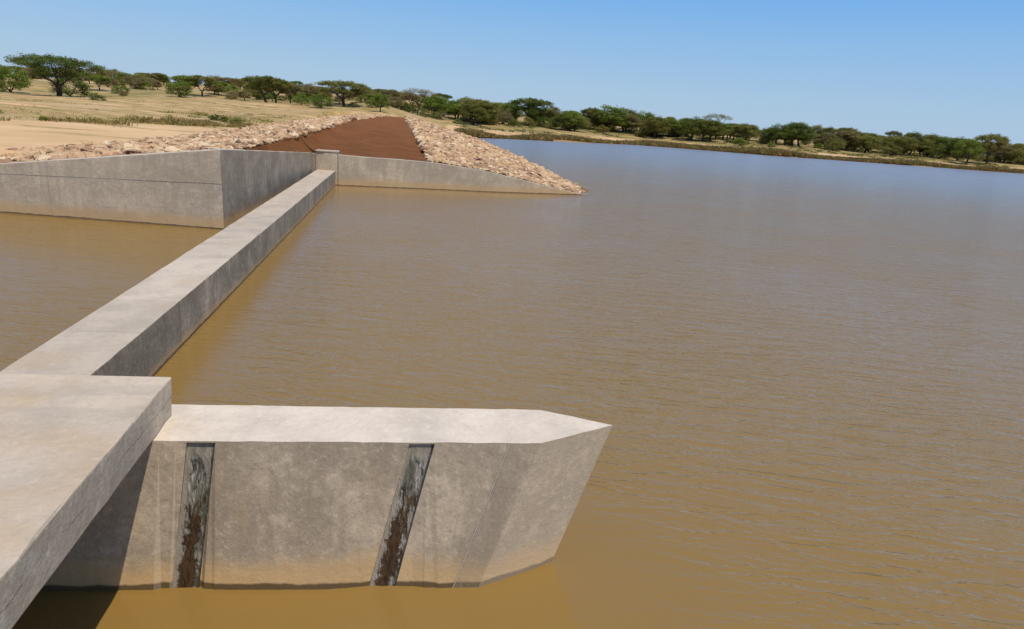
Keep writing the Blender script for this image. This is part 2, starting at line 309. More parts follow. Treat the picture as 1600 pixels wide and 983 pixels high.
def m_ground():
    t=NT('savanna_ground',.95,.1); x,y,z=t.xyz()
    g=t.attr('green')[2]; sh=t.attr('bank')[2]
    n1=t.noise(.22,5,.6); n2=t.noise(1.6,5,.65); n3=t.noise(.06,3,.5); hs=t.noise(1,5,.6,t.map((.12,.5,1)))
    sand=t.mix(t.ss(n1,.35,.7),(.70,.46,.245),(.60,.38,.185))
    sand=t.mix(t.math('MULTIPLY',t.ss(hs,.5,.64),.3),sand,(.48,.31,.155))
    sand=t.mix(t.math('MULTIPLY',t.ss(n2,.60,.7),.55),sand,(.30,.20,.09))
    dry=t.mix(t.ss(t.noise(.5,5,.65),.38,.62),(.52,.345,.15),(.37,.25,.098))
    dry=t.mix(t.math('MULTIPLY',t.ss(n2,.45,.65),.5),dry,(.22,.17,.06))
    dry=t.mix(t.ss(t.noise(1,4,.6,t.map((.05,.22,1),loc=(4,9,0))),.53,.62),dry,(.52,.355,.18))
    grn=t.mix(t.ss(n2,.4,.65),(.14,.14,.035),(.22,.19,.06))
    f=t.math('ADD',g,t.math('MULTIPLY',t.math('SUBTRACT',hs,.5),2.3))
    c=t.mix(t.ss(f,.25,.45),sand,dry)
    c=t.mix(t.math('MULTIPLY',t.ss(f,.74,.95),.75),c,grn)
    c=t.mix(sh,c,(.33,.22,.10))
    t.col(c); t.l(t.bump(t.math('ADD',n2,t.math('MULTIPLY',n1,2)),.5,.15),t.b.inputs['Normal']); return t.m

def m_redearth():
    t=NT('red_earth',.97,.1)
    n=t.noise(9,6,.78); n1=t.noise(.8,4,.6); n2=t.noise(4,4,.6)
    c=t.mix(t.ss(n1,.35,.65),(.31,.122,.040),(.25,.094,.030))
    c=t.mix(t.math('MULTIPLY',t.ss(n2,.5,.7),.5),c,(.32,.135,.05))
    c=t.mix(t.ss(n,.54,.66),c,(.17,.064,.022))
    c=t.mix(t.ss(t.noise(9,2,.5,t.map(loc=(3,3,3))),.70,.74),c,(.20,.17,.05))
    t.col(c); t.l(t.bump(t.math('ADD',n,t.noise(22,5,.75)),1,.09),t.b.inputs['Normal']); return t.m

def m_rock():
    t=NT('riprap_stone',.92,.15)
    v=t.vor(1.9,out='Color'); vx=t.xyz(v)
    n=t.noise(7,5,.65); n2=t.noise(30,4,.6)
    c=t.mix(t.ss(vx[0],.1,.9),(.62,.40,.22),(.52,.33,.175))
    c=t.mix(t.ss(vx[1],.72,.9),c,(.74,.56,.35))
    c=t.mix(t.ss(vx[2],.66,.85),c,(.36,.21,.125))
    c=t.mix(t.math('MULTIPLY',t.ss(n,.5,.68),.5),c,(.36,.22,.13))
    c=t.mix(t.math('MULTIPLY',t.ss(n2,.55,.7),.3),c,(.66,.52,.38))
    wet=t.math('SUBTRACT',1,t.ss(t.xyz()[2],.02,.09)); c=t.mix(t.math('MULTIPLY',wet,.75),c,(.12,.08,.045))
    t.col(c); t.l(t.bump(t.math('ADD',n,t.math('MULTIPLY',n2,.3)),.9,.035),t.b.inputs['Normal']); return t.m
def m_simple(name,c1,c2,sc=3,rough=.95,bd=.03):
    t=NT(name,rough,.15); n=t.noise(sc,5,.65); t.col(t.mix(t.ss(n,.35,.65),c1,c2)); t.l(t.bump(n,.8,bd),t.b.inputs['Normal']); return t.m
def m_leaf(name='leaves',objcol=True):
    t=NT(name,.75,.2)
    s=t.attr('shade')[2]
    if objcol:
        oi=t.n('ShaderNodeObjectInfo'); base=oi.outputs['Color']
    else: base=t.attr('tint')[0]
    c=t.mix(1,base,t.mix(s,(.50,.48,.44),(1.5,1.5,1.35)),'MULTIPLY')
    t.col(c)
    tr=t.n('ShaderNodeBsdfTranslucent'); t.set(tr.inputs[0],t.mix(1,c,(1.2,1.4,.6),'MULTIPLY'))
    mx=t.n('ShaderNodeMixShader'); mx.inputs[0].default_value=.22
    t.l(t.b.outputs[0],mx.inputs[1]); t.l(tr.outputs[0],mx.inputs[2]); t.l(mx.outputs[0],t.out.inputs[0]); return t.m

M_rock=m_rock(); M_red=m_redearth(); M_ground=m_ground(); M_water=m_water()
M_under=m_simple('shadow_brown_soil',(.16,.10,.06),(.09,.055,.035),5)  # shade of the gaps between stones put into the soil colour
M_leaf=m_leaf(); M_tuft=m_leaf('tuft_blades',False)
M_bark=m_simple('acacia_bark',(.10,.075,.05),(.045,.035,.025),6)
M_bed=m_simple('lake_bed_mud',(.12,.08,.04),(.10,.06,.03),1)

# ------------------------------------------------------------------ ground, water
def toe_right(y): return pw([(30,8.6),(32.7,9.76),(54,10.86),(80.7,12.2),(127,13.7)],y)
def wall_y(x): return 17.3+(-4.1-x)*(1.1/5.4)
SHORE=[(a,[d for d,h in tb if h==.02]) for a,tb in GROUND]; SHORE=[(a,d[0]) for a,d in SHORE if d]
def build_ground():
    az=np.arange(-68,68.01,.3); rad=[14.]
    while rad[-1]<3500: rad.append(rad[-1]+max(.5,min(rad[-1]*.022,200)))
    v=[];green=[];bank=[]
    for a in az:
        s,c=math.sin(R(a)),math.cos(R(a))
        for D in rad:
            x,y=D*s,D*c; h=base_h(x,y); t=s/c
            sunk=False
            if y<wall_y(x)+.25 : sunk=True
            if -10.3-0.0*y<x<toe_right(y) and y<(112 if x<2 else 127): sunk=True
            if y<85 and x>-10.3: sunk=True
            if 85<=y<112 and x>-10.3+ (y-85)*.2: sunk=True
            if h<0: sunk=True
            if not sunk and D<900: h+=nz(x,y,0,.05)*min(1,D/120)*.9*(1 if t<.1 else .35)+nz(x,y,3,.4)*.06
            gb=0.
            if t<.075:
                b=D+nz(x,y,1,.06)*16+nz(x,y,5,.2)*6
                k_=min(1,max(0,(t+.37)/.16)); b/=1+.32*k_
                g0=pw([(40,0.05),(46,.35),(52,.78),(60,.62),(75,.45),(100,.62),(120,.90),(150,.55),(300,.5)],b)
            else:
                s_=D-pw(SHORE,t); b=s_+nz(x,y,1,.07)*5
                g0=pw([(0,.55),(5,.25),(14,.2),(19,.7),(26,.9),(60,.85),(100,.55)],b)
                gb=1. if s_<4 else max(0,1-(s_-4)/2)
            green.append(g0); bank.append(gb)
            v.append((x,y,-1.6 if sunk else h))
    n=len(rad); f=[]
    for i in range(len(az)-1):
        for j in range(n-1):
            a=i*n+j; f.append((a,a+n,a+n+1,a+1))
    me=mesh('ground',v,f,True)
    for nm,d in (('green',green),('bank',bank)):
        at=me.attributes.new(nm,'FLOAT','POINT'); at.data.foreach_set('value',d)
    o=link('ground',me,M_ground); tag(o,kind='structure')
    o.data.update()
build_ground()
w=link('water',mesh('water',[(-400,-60,0),(600,-60,0),(600,420,0),(-400,420,0)],[(0,1,2,3)]),M_water); tag(w,kind='structure')
w=link('lake_bed',mesh('lake_bed',[(-500,-80,-2.2),(700,-80,-2.2),(700,500,-2.2),(-500,500,-2.2)],[(0,1,2,3)]),M_bed); tag(w,kind='structure')

# ------------------------------------------------------------------ concrete works
def prism(name,bot,top,mat,cuts=None,bev=.008,parent=None):
    """bottom and top outlines with the same number of corners"""
    bm=bmesh.new(); b=[bm.verts.new(p) for p in bot]; t=[bm.verts.new(p) for p in top]; n=len(b)
    bm.faces.new(b[::-1]); bm.faces.new(t)
    for i in range(n): bm.faces.new((b[i],b[(i+1)%n],t[(i+1)%n],t[i]))
    bmesh.ops.recalc_face_normals(bm,faces=bm.faces)
    if bev: bmesh.ops.bevel(bm,geom=list(bm.edges),offset=bev,segments=2,affect='EDGES',profile=.6)
    return bmo(name,bm,mat,parent)
def roughen(o,axis,step,amp,seed,yamp=.5,toponly=False):
    """cut the edges into short lengths and wander them a little, as real arrises do"""
    me=o.data; bm=bmesh.new(); bm.from_mesh(me)
    xs=[v.co[axis] for v in bm.verts]; a=min(xs)+step
    while a<max(xs)-.02:
        p=Vector((0,0,0)); p[axis]=a; nn=Vector((0,0,0)); nn[axis]=1
        bmesh.ops.bisect_plane(bm,geom=list(bm.verts)+list(bm.edges)+list(bm.faces),plane_co=p,plane_no=nn,dist=1e-5); a+=step*random.uniform(.7,1.3)
    zt=max(v.co.z for v in bm.verts)
    for v in bm.verts:
        k=v.co*5
        if toponly:
            if v.co.z>.93: v.co.z+=noise.noise(k*2+Vector((0,seed,9)))*amp*.8
            continue
        if zt-v.co.z<.03 and random.random()<.13: v.co.z-=random.uniform(.004,.014)
        v.co.x+=noise.noise(k+Vector((seed,0,0)))*amp; v.co.z+=noise.noise(k+Vector((0,seed,9)))*amp*.8; v.co.y+=noise.noise(k+Vector((0,7,seed)))*amp*yamp
    bm.to_mesh(me); bm.free()

# weir: a long low wall from under the deck to the far abutment
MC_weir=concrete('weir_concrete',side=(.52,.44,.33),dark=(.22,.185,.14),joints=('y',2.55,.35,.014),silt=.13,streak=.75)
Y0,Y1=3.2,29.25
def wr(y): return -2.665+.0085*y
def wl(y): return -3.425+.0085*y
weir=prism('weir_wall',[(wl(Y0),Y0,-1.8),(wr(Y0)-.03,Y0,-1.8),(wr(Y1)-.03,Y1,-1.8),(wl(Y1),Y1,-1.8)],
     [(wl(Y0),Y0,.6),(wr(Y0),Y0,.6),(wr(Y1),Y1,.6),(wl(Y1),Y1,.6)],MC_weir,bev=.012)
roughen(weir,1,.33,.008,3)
tag(weir,'long low concrete weir running from the deck slab to the far pilaster','weir')
# small white dab of mortar on the weir side
bm=bmesh.new(); bmesh.ops.create_icosphere(bm,subdivisions=2,radius=.5)
for v in bm.verts: v.co=Vector((v.co.x*.02,v.co.y*.05,v.co.z*.075))*(1+.35*noise.noise(v.co*3)); 
o=bmo('mortar_dab',bm,m_simple('white_mortar',(.7,.68,.64),(.6,.57,.52),20),weir,True); o.location=(wr(7.1)-.01,7.15,.36)

# deck slab
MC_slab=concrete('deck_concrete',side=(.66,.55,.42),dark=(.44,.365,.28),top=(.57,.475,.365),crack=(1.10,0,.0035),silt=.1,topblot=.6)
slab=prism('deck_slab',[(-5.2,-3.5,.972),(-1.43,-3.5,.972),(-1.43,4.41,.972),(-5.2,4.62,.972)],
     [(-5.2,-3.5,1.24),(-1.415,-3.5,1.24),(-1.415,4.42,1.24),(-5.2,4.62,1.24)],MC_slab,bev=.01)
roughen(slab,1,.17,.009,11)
tag(slab,'grey concrete deck slab cut by the lower left picture corner','slab')

# pier with a pointed cutwater end, raked nose and two stop-log grooves
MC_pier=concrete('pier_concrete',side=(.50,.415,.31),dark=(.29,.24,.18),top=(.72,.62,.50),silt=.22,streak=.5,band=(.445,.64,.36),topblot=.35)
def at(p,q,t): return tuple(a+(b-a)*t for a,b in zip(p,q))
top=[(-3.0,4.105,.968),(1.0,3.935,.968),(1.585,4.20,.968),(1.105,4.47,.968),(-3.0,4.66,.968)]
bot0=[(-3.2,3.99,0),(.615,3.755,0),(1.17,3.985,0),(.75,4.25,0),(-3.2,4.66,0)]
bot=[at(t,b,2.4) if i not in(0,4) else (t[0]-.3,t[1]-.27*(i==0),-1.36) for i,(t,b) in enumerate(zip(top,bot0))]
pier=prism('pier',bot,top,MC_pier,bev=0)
def face_y(x,z):       # upstream face of the pier
    f=lambda p,q,x:p[1]+(q[1]-p[1])*(x-p[0])/(q[0]-p[0])
    a=f(top[0],top[1],x); b=f(bot0[0],bot0[1],x); return b+(a-b)*z/.968
def groove(xt0,xt1,xb0,xb1):
    zt,zb=.958,-1.0
    ext=lambda t,b,z: b+(t-b)*z/.968
    pts=[(ext(xt0,xb0,zb),zb),(ext(xt1,xb1,zb),zb),(ext(xt1,xb1,zt),zt),(ext(xt0,xb0,zt),zt)]
    bm=bmesh.new()
    fr=[bm.verts.new((x,face_y(x,z)-.2,z)) for x,z in pts]; bk=[bm.verts.new((x,face_y(x,z)+.035,z)) for x,z in pts]
    bm.faces.new(fr); bm.faces.new(bk[::-1])
    for i in range(4): bm.faces.new((fr[i],bk[i],bk[(i+1)%4],fr[(i+1)%4]))
    cut=bmo('cutter',bm,MC_pier)
    md=pier.modifiers.new('b','BOOLEAN'); md.operation='DIFFERENCE'; md.object=cut; md.solver='EXACT'
    dg=bpy.context.evaluated_depsgraph_get(); me=bpy.data.meshes.new_from_object(pier.evaluated_get(dg))
    pier.modifiers.clear(); pier.data=me; bpy.data.objects.remove(cut)
    # the stained lining sits in the groove, a little uneven
    bm=bmesh.new(); nx,nzz=6,60; g=[]
    for j in range(nzz+1):
        z=-.3+(zt-.004+.3)*j/nzz; x0=ext(xt0,xb0,z)+.002; x1=ext(xt1,xb1,z)-.002; row=[]
        for i in range(nx+1):
            x=x0+(x1-x0)*i/nx; row.append(bm.verts.new((x,face_y(x,z)+.030-.010*abs(noise.noise(Vector((x*22,0,z*9))))-.004,z)))
        g.append(row)
    for j in range(nzz):
        for i in range(nx): bm.faces.new((g[j][i],g[j][i+1],g[j+1][i+1],g[j+1][i]))
    g_=bmo('stop_log_groove',bm,M_rust,pier,True); at_=g_.data.attributes.new('across','FLOAT','POINT'); at_.data.foreach_set('value',[i/nx for j in range(nzz+1) for i in range(nx+1)]); return g_
M_rust=m_rust()
groove(-1.235,-1.065,-1.345,-1.175)
groove(.135,.30,-.106,.066)
roughen(pier,0,.10,.005,21,0,True)
tag(pier,'pale concrete pier with pointed raked end and two rust-streaked grooves','pier')

# far left: long retaining wall and the side wall that returns to the abutment
MC_left=concrete('retaining_wall_concrete',side=(.68,.57,.43),dark=(.42,.345,.26),boards=True,silt=.34,streak=.55,joints=('x',8.0,8.3,.02))
def lz(x): return 1.92-(-4.1-x)*(.74/5.4)
pts=[-4.05,-9.5,-15,-24]
ws=prism('retaining_wall',[(-4.1,17.3,-1.8),(-4.35,17.65,-1.8),(-24,wall_y(-24)+.3,-1.8),(-24,wall_y(-24),-1.8)],
     [(-4.1,17.3,1.92),(-4.35,17.65,1.9),(-24,wall_y(-24)+.3,-.8),(-24,wall_y(-24),-.8)],MC_left,bev=.012)
roughen(ws,0,.5,.012,5)
tag(ws,'long sloping concrete retaining wall below the sand on the left','wall')
# horizontal pour joint, a real shallow lip
def strip(name,a,b,r,mat,parent):
    a,b=Vector(a),Vector(b); bm=bmesh.new(); n=40; rows=[]
    for i in range(n+1):
        p=a.lerp(b,i/n); p.z+=nz(p.x,p.y,0,2.)*.012; row=[]
        for k in range(4): 
            an=math.pi/4+k*math.pi/2; row.append(bm.verts.new((p.x,p.y+math.cos(an)*r,p.z+math.sin(an)*r)))
        rows.append(row)
    for i in range(n):
        for k in range(4): bm.faces.new((rows[i][k],rows[i+1][k],rows[i+1][(k+1)%4],rows[i][(k+1)%4]))
    return bmo(name,bm,mat,parent)
M_joint=m_simple('pour_joint',(.36,.305,.24),(.44,.375,.29),6)
strip('pour_joint',(-4.12,17.303,1.12),(-13.,wall_y(-13)+.003,.86),.009,M_joint,ws)
MC_side=concrete('side_wall_concrete',side=(.50,.42,.315),dark=(.27,.225,.17),boards=True,silt=.3,streak=.5)
PE=(-3.27,29.0)
sw=prism('side_wall',[(-4.1,17.297,-1.8),(PE[0]-.22,PE[1]-.1,-1.8),(PE[0]-.52,PE[1]-.1,-1.8),(-4.4,17.6,-1.8)],
     [(-4.097,17.297,1.925),(PE[0]+.02,PE[1]-.35,1.31),(PE[0]-.28,PE[1]-.35,1.31),(-4.4,17.6,1.925)],MC_side,bev=.012)
roughen(sw,1,.5,.01,6)
tag(sw,'darker concrete side wall between the corner and the far pilaster','wall')

MC_far=concrete('wing_wall_concrete',side=(.62,.52,.39),dark=(.38,.315,.24),silt=.34,boards=True,streak=.5,joints=('x',12.,-1.5,.02),top=(.56,.5,.42))
pl=prism('pilaster',[(-3.2,29.2,-1.8),(-2.37,29.2,-1.8),(-2.3,29.27,-1.8),(-2.3,29.95,-1.8),(-3.2,29.95,-1.8)],
     [(-3.2,29.2,1.34),(-2.37,29.2,1.34),(-2.3,29.27,1.34),(-2.3,29.95,1.34),(-3.2,29.95,1.34)],MC_far,bev=.015)
tag(pl,'short concrete pilaster at the far end of the weir','pilaster')
bm=bmesh.new(); bmesh.ops.create_cube(bm,size=1)
for v in bm.verts: v.co=Vector((-2.755+v.co.x*.935,29.565+v.co.y*.78,1.366+v.co.z*.05))
bmesh.ops.bevel(bm,geom=list(bm.edges),offset=.012,segments=2,affect='EDGES')
bmo('coping',bm,MC_far,pl)
prism('slit_light_block',[(-4.3,28.97,-1.8),(-3.205,28.97,-1.8),(-3.205,29.7,-1.8),(-4.3,29.7,-1.8)],[(-4.3,28.97,1.27),(-3.205,28.97,1.27),(-3.205,29.7,1.27),(-4.3,29.7,1.27)],MC_side,parent=pl)  # added block behind the slit, keeps sunlight out so it stays dark
WT=[(-2.3,1.26),(-1.1,1.22),(.1,1.205),(1.5,1.16),(3.42,.976),(5.19,.697),(6.77,.38),(8.6,.05),(9.0,.02),(9.5,-.2)]
WB=[(-2.3,29.2),(1.55,29.64),(4.64,29.88),(8.93,30.86),(9.5,31.1)]
bm=bmesh.new(); prev=None
for i in range(48):
    x=-2.3+11.8*i/47; y=pw(WB,x); z=pw(WT,x)+nz(x,0,0,3)*.006
    cur=[bm.verts.new(p) for p in ((x,y,-1.8),(x,y,z-.012),(x,y+.012,z),(x,y+.24,z),(x,y+.25,-1.8))]
    if prev:
        for k in range(4): bm.faces.new((prev[k],cur[k],cur[k+1],prev[k+1]))
    else: bm.faces.new(cur[::-1])
    prev=cur
bm.faces.new(prev)
ww=bmo('wing_wall',bm,MC_far); tag(ww,'pale concrete wing wall sloping down into the water right of the pilaster','wall')

# ------------------------------------------------------------------ embankment
LC=[(17.5,-4.1,1.88),(19.7,-4.05,1.80),(23.7,-3.94,1.84),(29.8,-3.9,1.97),(45,-3.87,2.13),(62,-3.7,2.31),(75,-3.0,2.44),(85,-2.2,2.67),(105,-1.2,2.72),(118,-.8,2.75)]
LT=[(17.5,-11.6,.86),(22,-11.3,1.15),(27.5,-10.8,1.10),(42,-10.8,1.14),(62,-10.8,1.30),(85,-9.6,1.8),(105,-6.0,2.45),(118,-4,2.7)]
RC=[(29.7,1.53,1.17),(38,1.48,1.49),(52,1.43,1.87),(68,1.36,2.2),(85,1.3,2.7),(105,1.8,2.72),(127,2.5,2.62)]
def curve(tab,y): return pw([(a,b) for a,b,c in tab],y),pw([(a,c) for a,b,c in tab],y)
def left_pt(y,u):
    a,az=curve(LC,y); b,bz=curve(LT,y); x=a+(b-a)*u; z=az+(bz-az)*u
    yy=y+max(0,1-(y-17.5)/4)*(-4.1-x)*(1.1/5.4)
    return Vector((x,yy,z))
def right_pt(y,u):
    a,az=curve(RC,y); b=toe_right(y); x=a+(b-a)*u; z=az+(-.08-az)*u
    k=max(0,1-(y-29.7)/5)
    if k>0:
        zz=pw(WT,min(x,9.3)); yw=pw(WB,x)+.3; z=z*(1-k)+zz*k; y=y+(yw-29.7-.2)*k+.1*k
    return Vector((x,y,z))
def surf(name,fn,y0,y1,mat,ny=80,nu=16,sink=0,amp=.05):
    v=[];f=[]
    for i in range(ny+1):
        y=y0+(y1-y0)*(i/ny)**1.6
        for j in range(nu+1):
            p=fn(y,j/nu); v.append((p.x,p.y,p.z-sink+nz(p.x,p.y,0,.8)*amp))
    # skirt on both sides so that the body is solid down to the bed
    for i in range(ny):
        for j in range(nu):
            a=i*(nu+1)+j; f.append((a,a+1,a+nu+2,a+nu+1))
    return link(name,mesh(name,v,f,True),mat)
o=surf('left_slope_soil',left_pt,17.62,116,M_under,sink=.10); tag(o,kind='structure')
o=surf('right_slope_soil',right_pt,29.75,127,M_under,sink=.10); tag(o,kind='structure')
def red_pt(y,u):
    xl,zl=curve(LC,y)
    if y<29.7:
        t=(y-17.3)/(28.9-17.3); xr=-4.35+t*(PE[0]-.1+4.35)+.02; zr=1.90+(1.28-1.90)*min(1,t); xr=max(xr,xl+.01)
        return Vector((xl+(xr-xl)*u,y,zl+(zr-zl)*u))
    xr,zr=curve(RC,y); x=xl+(xr-xl)*u
    z=zl+(zr-zl)*u
    k=max(0,1-(y-29.7)/16)**1.0
    zf=pw([(-3.9,1.97),(-3.6,1.62),(-3.35,1.40),(-2.9,1.30),(-2.3,1.24),(.1,1.19),(1.53,1.17)],x)
    z=z*(1-k)+zf*k+math.sin(u*math.pi)*.03*(1-k)
    yy=y+(pw(WB,x)+.2-29.7)*max(0,1-(y-29.7)/3) if x>-2.3 else y-.55*max(0,1-(y-29.7)/3)*min(1,(-2.3-x)/.6)
    return Vector((x,yy,z))
v=[];f=[];y1=[17.6+i*(29.3-17.6)/24 for i in range(25)]; y2=[29.7+(118-29.7)*(i/90)**1.5 for i in range(91)]; ys=y1+y2; nu=26
for y in ys:
    for j in range(nu+1):
        p=red_pt(y,j/nu); v.append((p.x,p.y,p.z+nz(p.x,p.y,2,.5)*.03))
for i in range(len(ys)-1):
    if i==24: continue
    for j in range(nu):
        a=i*(nu+1)+j; f.append((a,a+1,a+nu+2,a+nu+1))
o=link('red_earth_crest',mesh('red_earth_crest',v,f,True),M_red); tag(o,kind='structure')

# ------------------------------------------------------------------ riprap
def rock_bm(seed,n=15,fine=True):
    r=random.Random(seed); bm=bmesh.new()
    ex,ey,ez=r.uniform(.42,.56),r.uniform(.32,.46),r.uniform(.19,.29)
    for _ in range(n):
        a=Vector((r.gauss(0,1),r.gauss(0,1),r.gauss(0,1))).normalized()*r.uniform(.86,1.06)
        a=Vector([math.copysign(abs(q)**.75,q) for q in a])
        bm.verts.new((a.x*ex,a.y*ey,a.z*ez))
    res=bmesh.ops.convex_hull(bm,input=bm.verts)
    bmesh.ops.delete(bm,geom=[g for g in res['geom_interior'] if isinstance(g,bmesh.types.BMVert)],context='VERTS')
    bmesh.ops.dissolve_limit(bm,angle_limit=R(14),verts=bm.verts,edges=bm.edges)
    if fine:
        bmesh.ops.bevel(bm,geom=list(bm.edges),offset=.045,segments=2,affect='EDGES',profile=.55)
    bmesh.ops.triangulate(bm,faces=bm.faces); bmesh.ops.recalc_face_normals(bm,faces=bm.faces)
    return bm
fineM=[];coarse=[]
for i in range(14):
    bm=rock_bm(100+i); me=bpy.data.meshes.new('stone'); bm.to_mesh(me); bm.free(); me.materials.append(M_rock); fineM.append(me)
for i in range(16):
    bm=rock_bm(300+i,17,False); bm.verts.index_update()
    coarse.append((np.array([v.co[:] for v in bm.verts]),np.array([[v.index for v in f.verts] for f in bm.faces]))); bm.free()
CAM=Vector((0,0,3))
def scatter(fn,y0,y1,side):
    out=[];grid={}
    def width(y): return (fn(y,0)-fn(y,1)).length
    y=y0
    while y<y1:
        s=pw([(17,.27),(28,.26),(40,.33),(70,.50),(125,.62)],y)
        n=int(width(y)/s)
        for k in range(n+1):
            for rep in range(2 if random.random()<.45 else 1):
                u=(k+random.uniform(-.45,.45))/n; 
                if not -.02<=u<=1.01: continue
                yy=y+random.uniform(-.45,.45)*s
                if yy<y0: yy=y0+random.random()*.1
                p=fn(yy,min(max(u,0),1)); sz=s*random.choice([.65,.8,.9,1,1.1,1.3,1.6,1.9])*random.uniform(.9,1.1)
                if rep: sz*=.55; p.z+=s*.10
                out.append((p,sz,side,rep))
        y+=s*.86
    return out
rocks=scatter(left_pt,17.75,112,'left')+scatter(right_pt,29.95,126.5,'right')
def keep(p,sz,side):
    if side=='left' and p.y<wall_y(p.x)+.12+sz*.45 and p.x<-4.2: return False
    if side=='left' and p.y<29.6 and p.x>-4.1+.07*(p.y-17.3)-.28-sz*.45: return False
    return True
rocks=[r for r in rocks if keep(*r[:3])]
def seen(p):
    t=p.x/p.y
    return -.66<t<1.2
rank=sorted([r for r in rocks if seen(r[0]) and not r[3]],key=lambda r:-(r[1]/(r[0]-CAM).length))
nl=[r for r in rank if r[2]=='left'][:190]; nr=[r for r in rank if r[2]=='right'][:110]
near=set(id(r) for r in nl+nr)
def rot():
    return Matrix.Rotation(random.uniform(0,6.283),3,'Z')@Matrix.Rotation(random.gauss(0,.3),3,'X')@Matrix.Rotation(random.gauss(0,.3),3,'Y')
LAB={'left':('pale tan riprap stone packed on the slope above the long retaining wall','large riprap stones above the retaining wall'),
     'right':('pale tan riprap stone packed on the lake slope just above the wing wall','large riprap stones above the wing wall')}
bv=[];bf=[];off=0
for r in rocks:
    p,sz,side,rep=r
    if id(r) in near:
        o=bpy.data.objects.new('riprap_stone',random.choice(fineM)); C.objects.link(o)
        k=sz*.98; o.matrix_world=Matrix.Translation((p.x,p.y,p.z+.02))@rot().to_4x4()@Matrix.Diagonal((k,k,k*random.uniform(.85,1.15),1))
        tag(o,LAB[side][0],'stone',LAB[side][1])
    else:
        V,F=random.choice(coarse); m=np.array(rot())*(sz*1.05)
        bv.append(V@m.T+np.array([p.x,p.y,p.z+.02])); bf.append(F+off); off+=len(V)
bv=np.concatenate(bv); bf=np.concatenate(bf)
o=link('riprap',mesh('riprap',bv.tolist(),bf.tolist()),M_rock)
tag(o,'smaller and farther riprap stones covering both slopes of the red earth ramp','riprap',kind='stuff')
for k_ in range(7): pass

# ------------------------------------------------------------------ trees
def tube(vs,fs,pts,r0,r1,n=5):
    base=len(vs); m=len(pts)
    for i,p in enumerate(pts):
        r=r0+(r1-r0)*i/(m-1)
        d=(pts[min(i+1,m-1)]-pts[max(i-1,0)]).normalized(); a=d.orthogonal().normalized(); b=d.cross(a)
        for k in range(n):
            q=p+(a*math.cos(k*6.2832/n)+b*math.sin(k*6.2832/n))*r; vs.append(tuple(q))
    for i in range(m-1):
        for k in range(n):
            fs.append((base+i*n+k,base+i*n+(k+1)%n,base+(i+1)*n+(k+1)%n,base+(i+1)*n+k))
def bend(a,b,up,seg=5,wob=.1,rr=random):
    out=[]
    for i in range(seg+1):
        t=i/seg; p=a.lerp(b,t); p.z+=math.sin(t*math.pi)*up; L=(b-a).length
        p+=Vector((rr.uniform(-1,1),rr.uniform(-1,1),rr.uniform(-1,1)))*wob*L*.12*math.sin(t*math.pi); out.append(p)
    return out
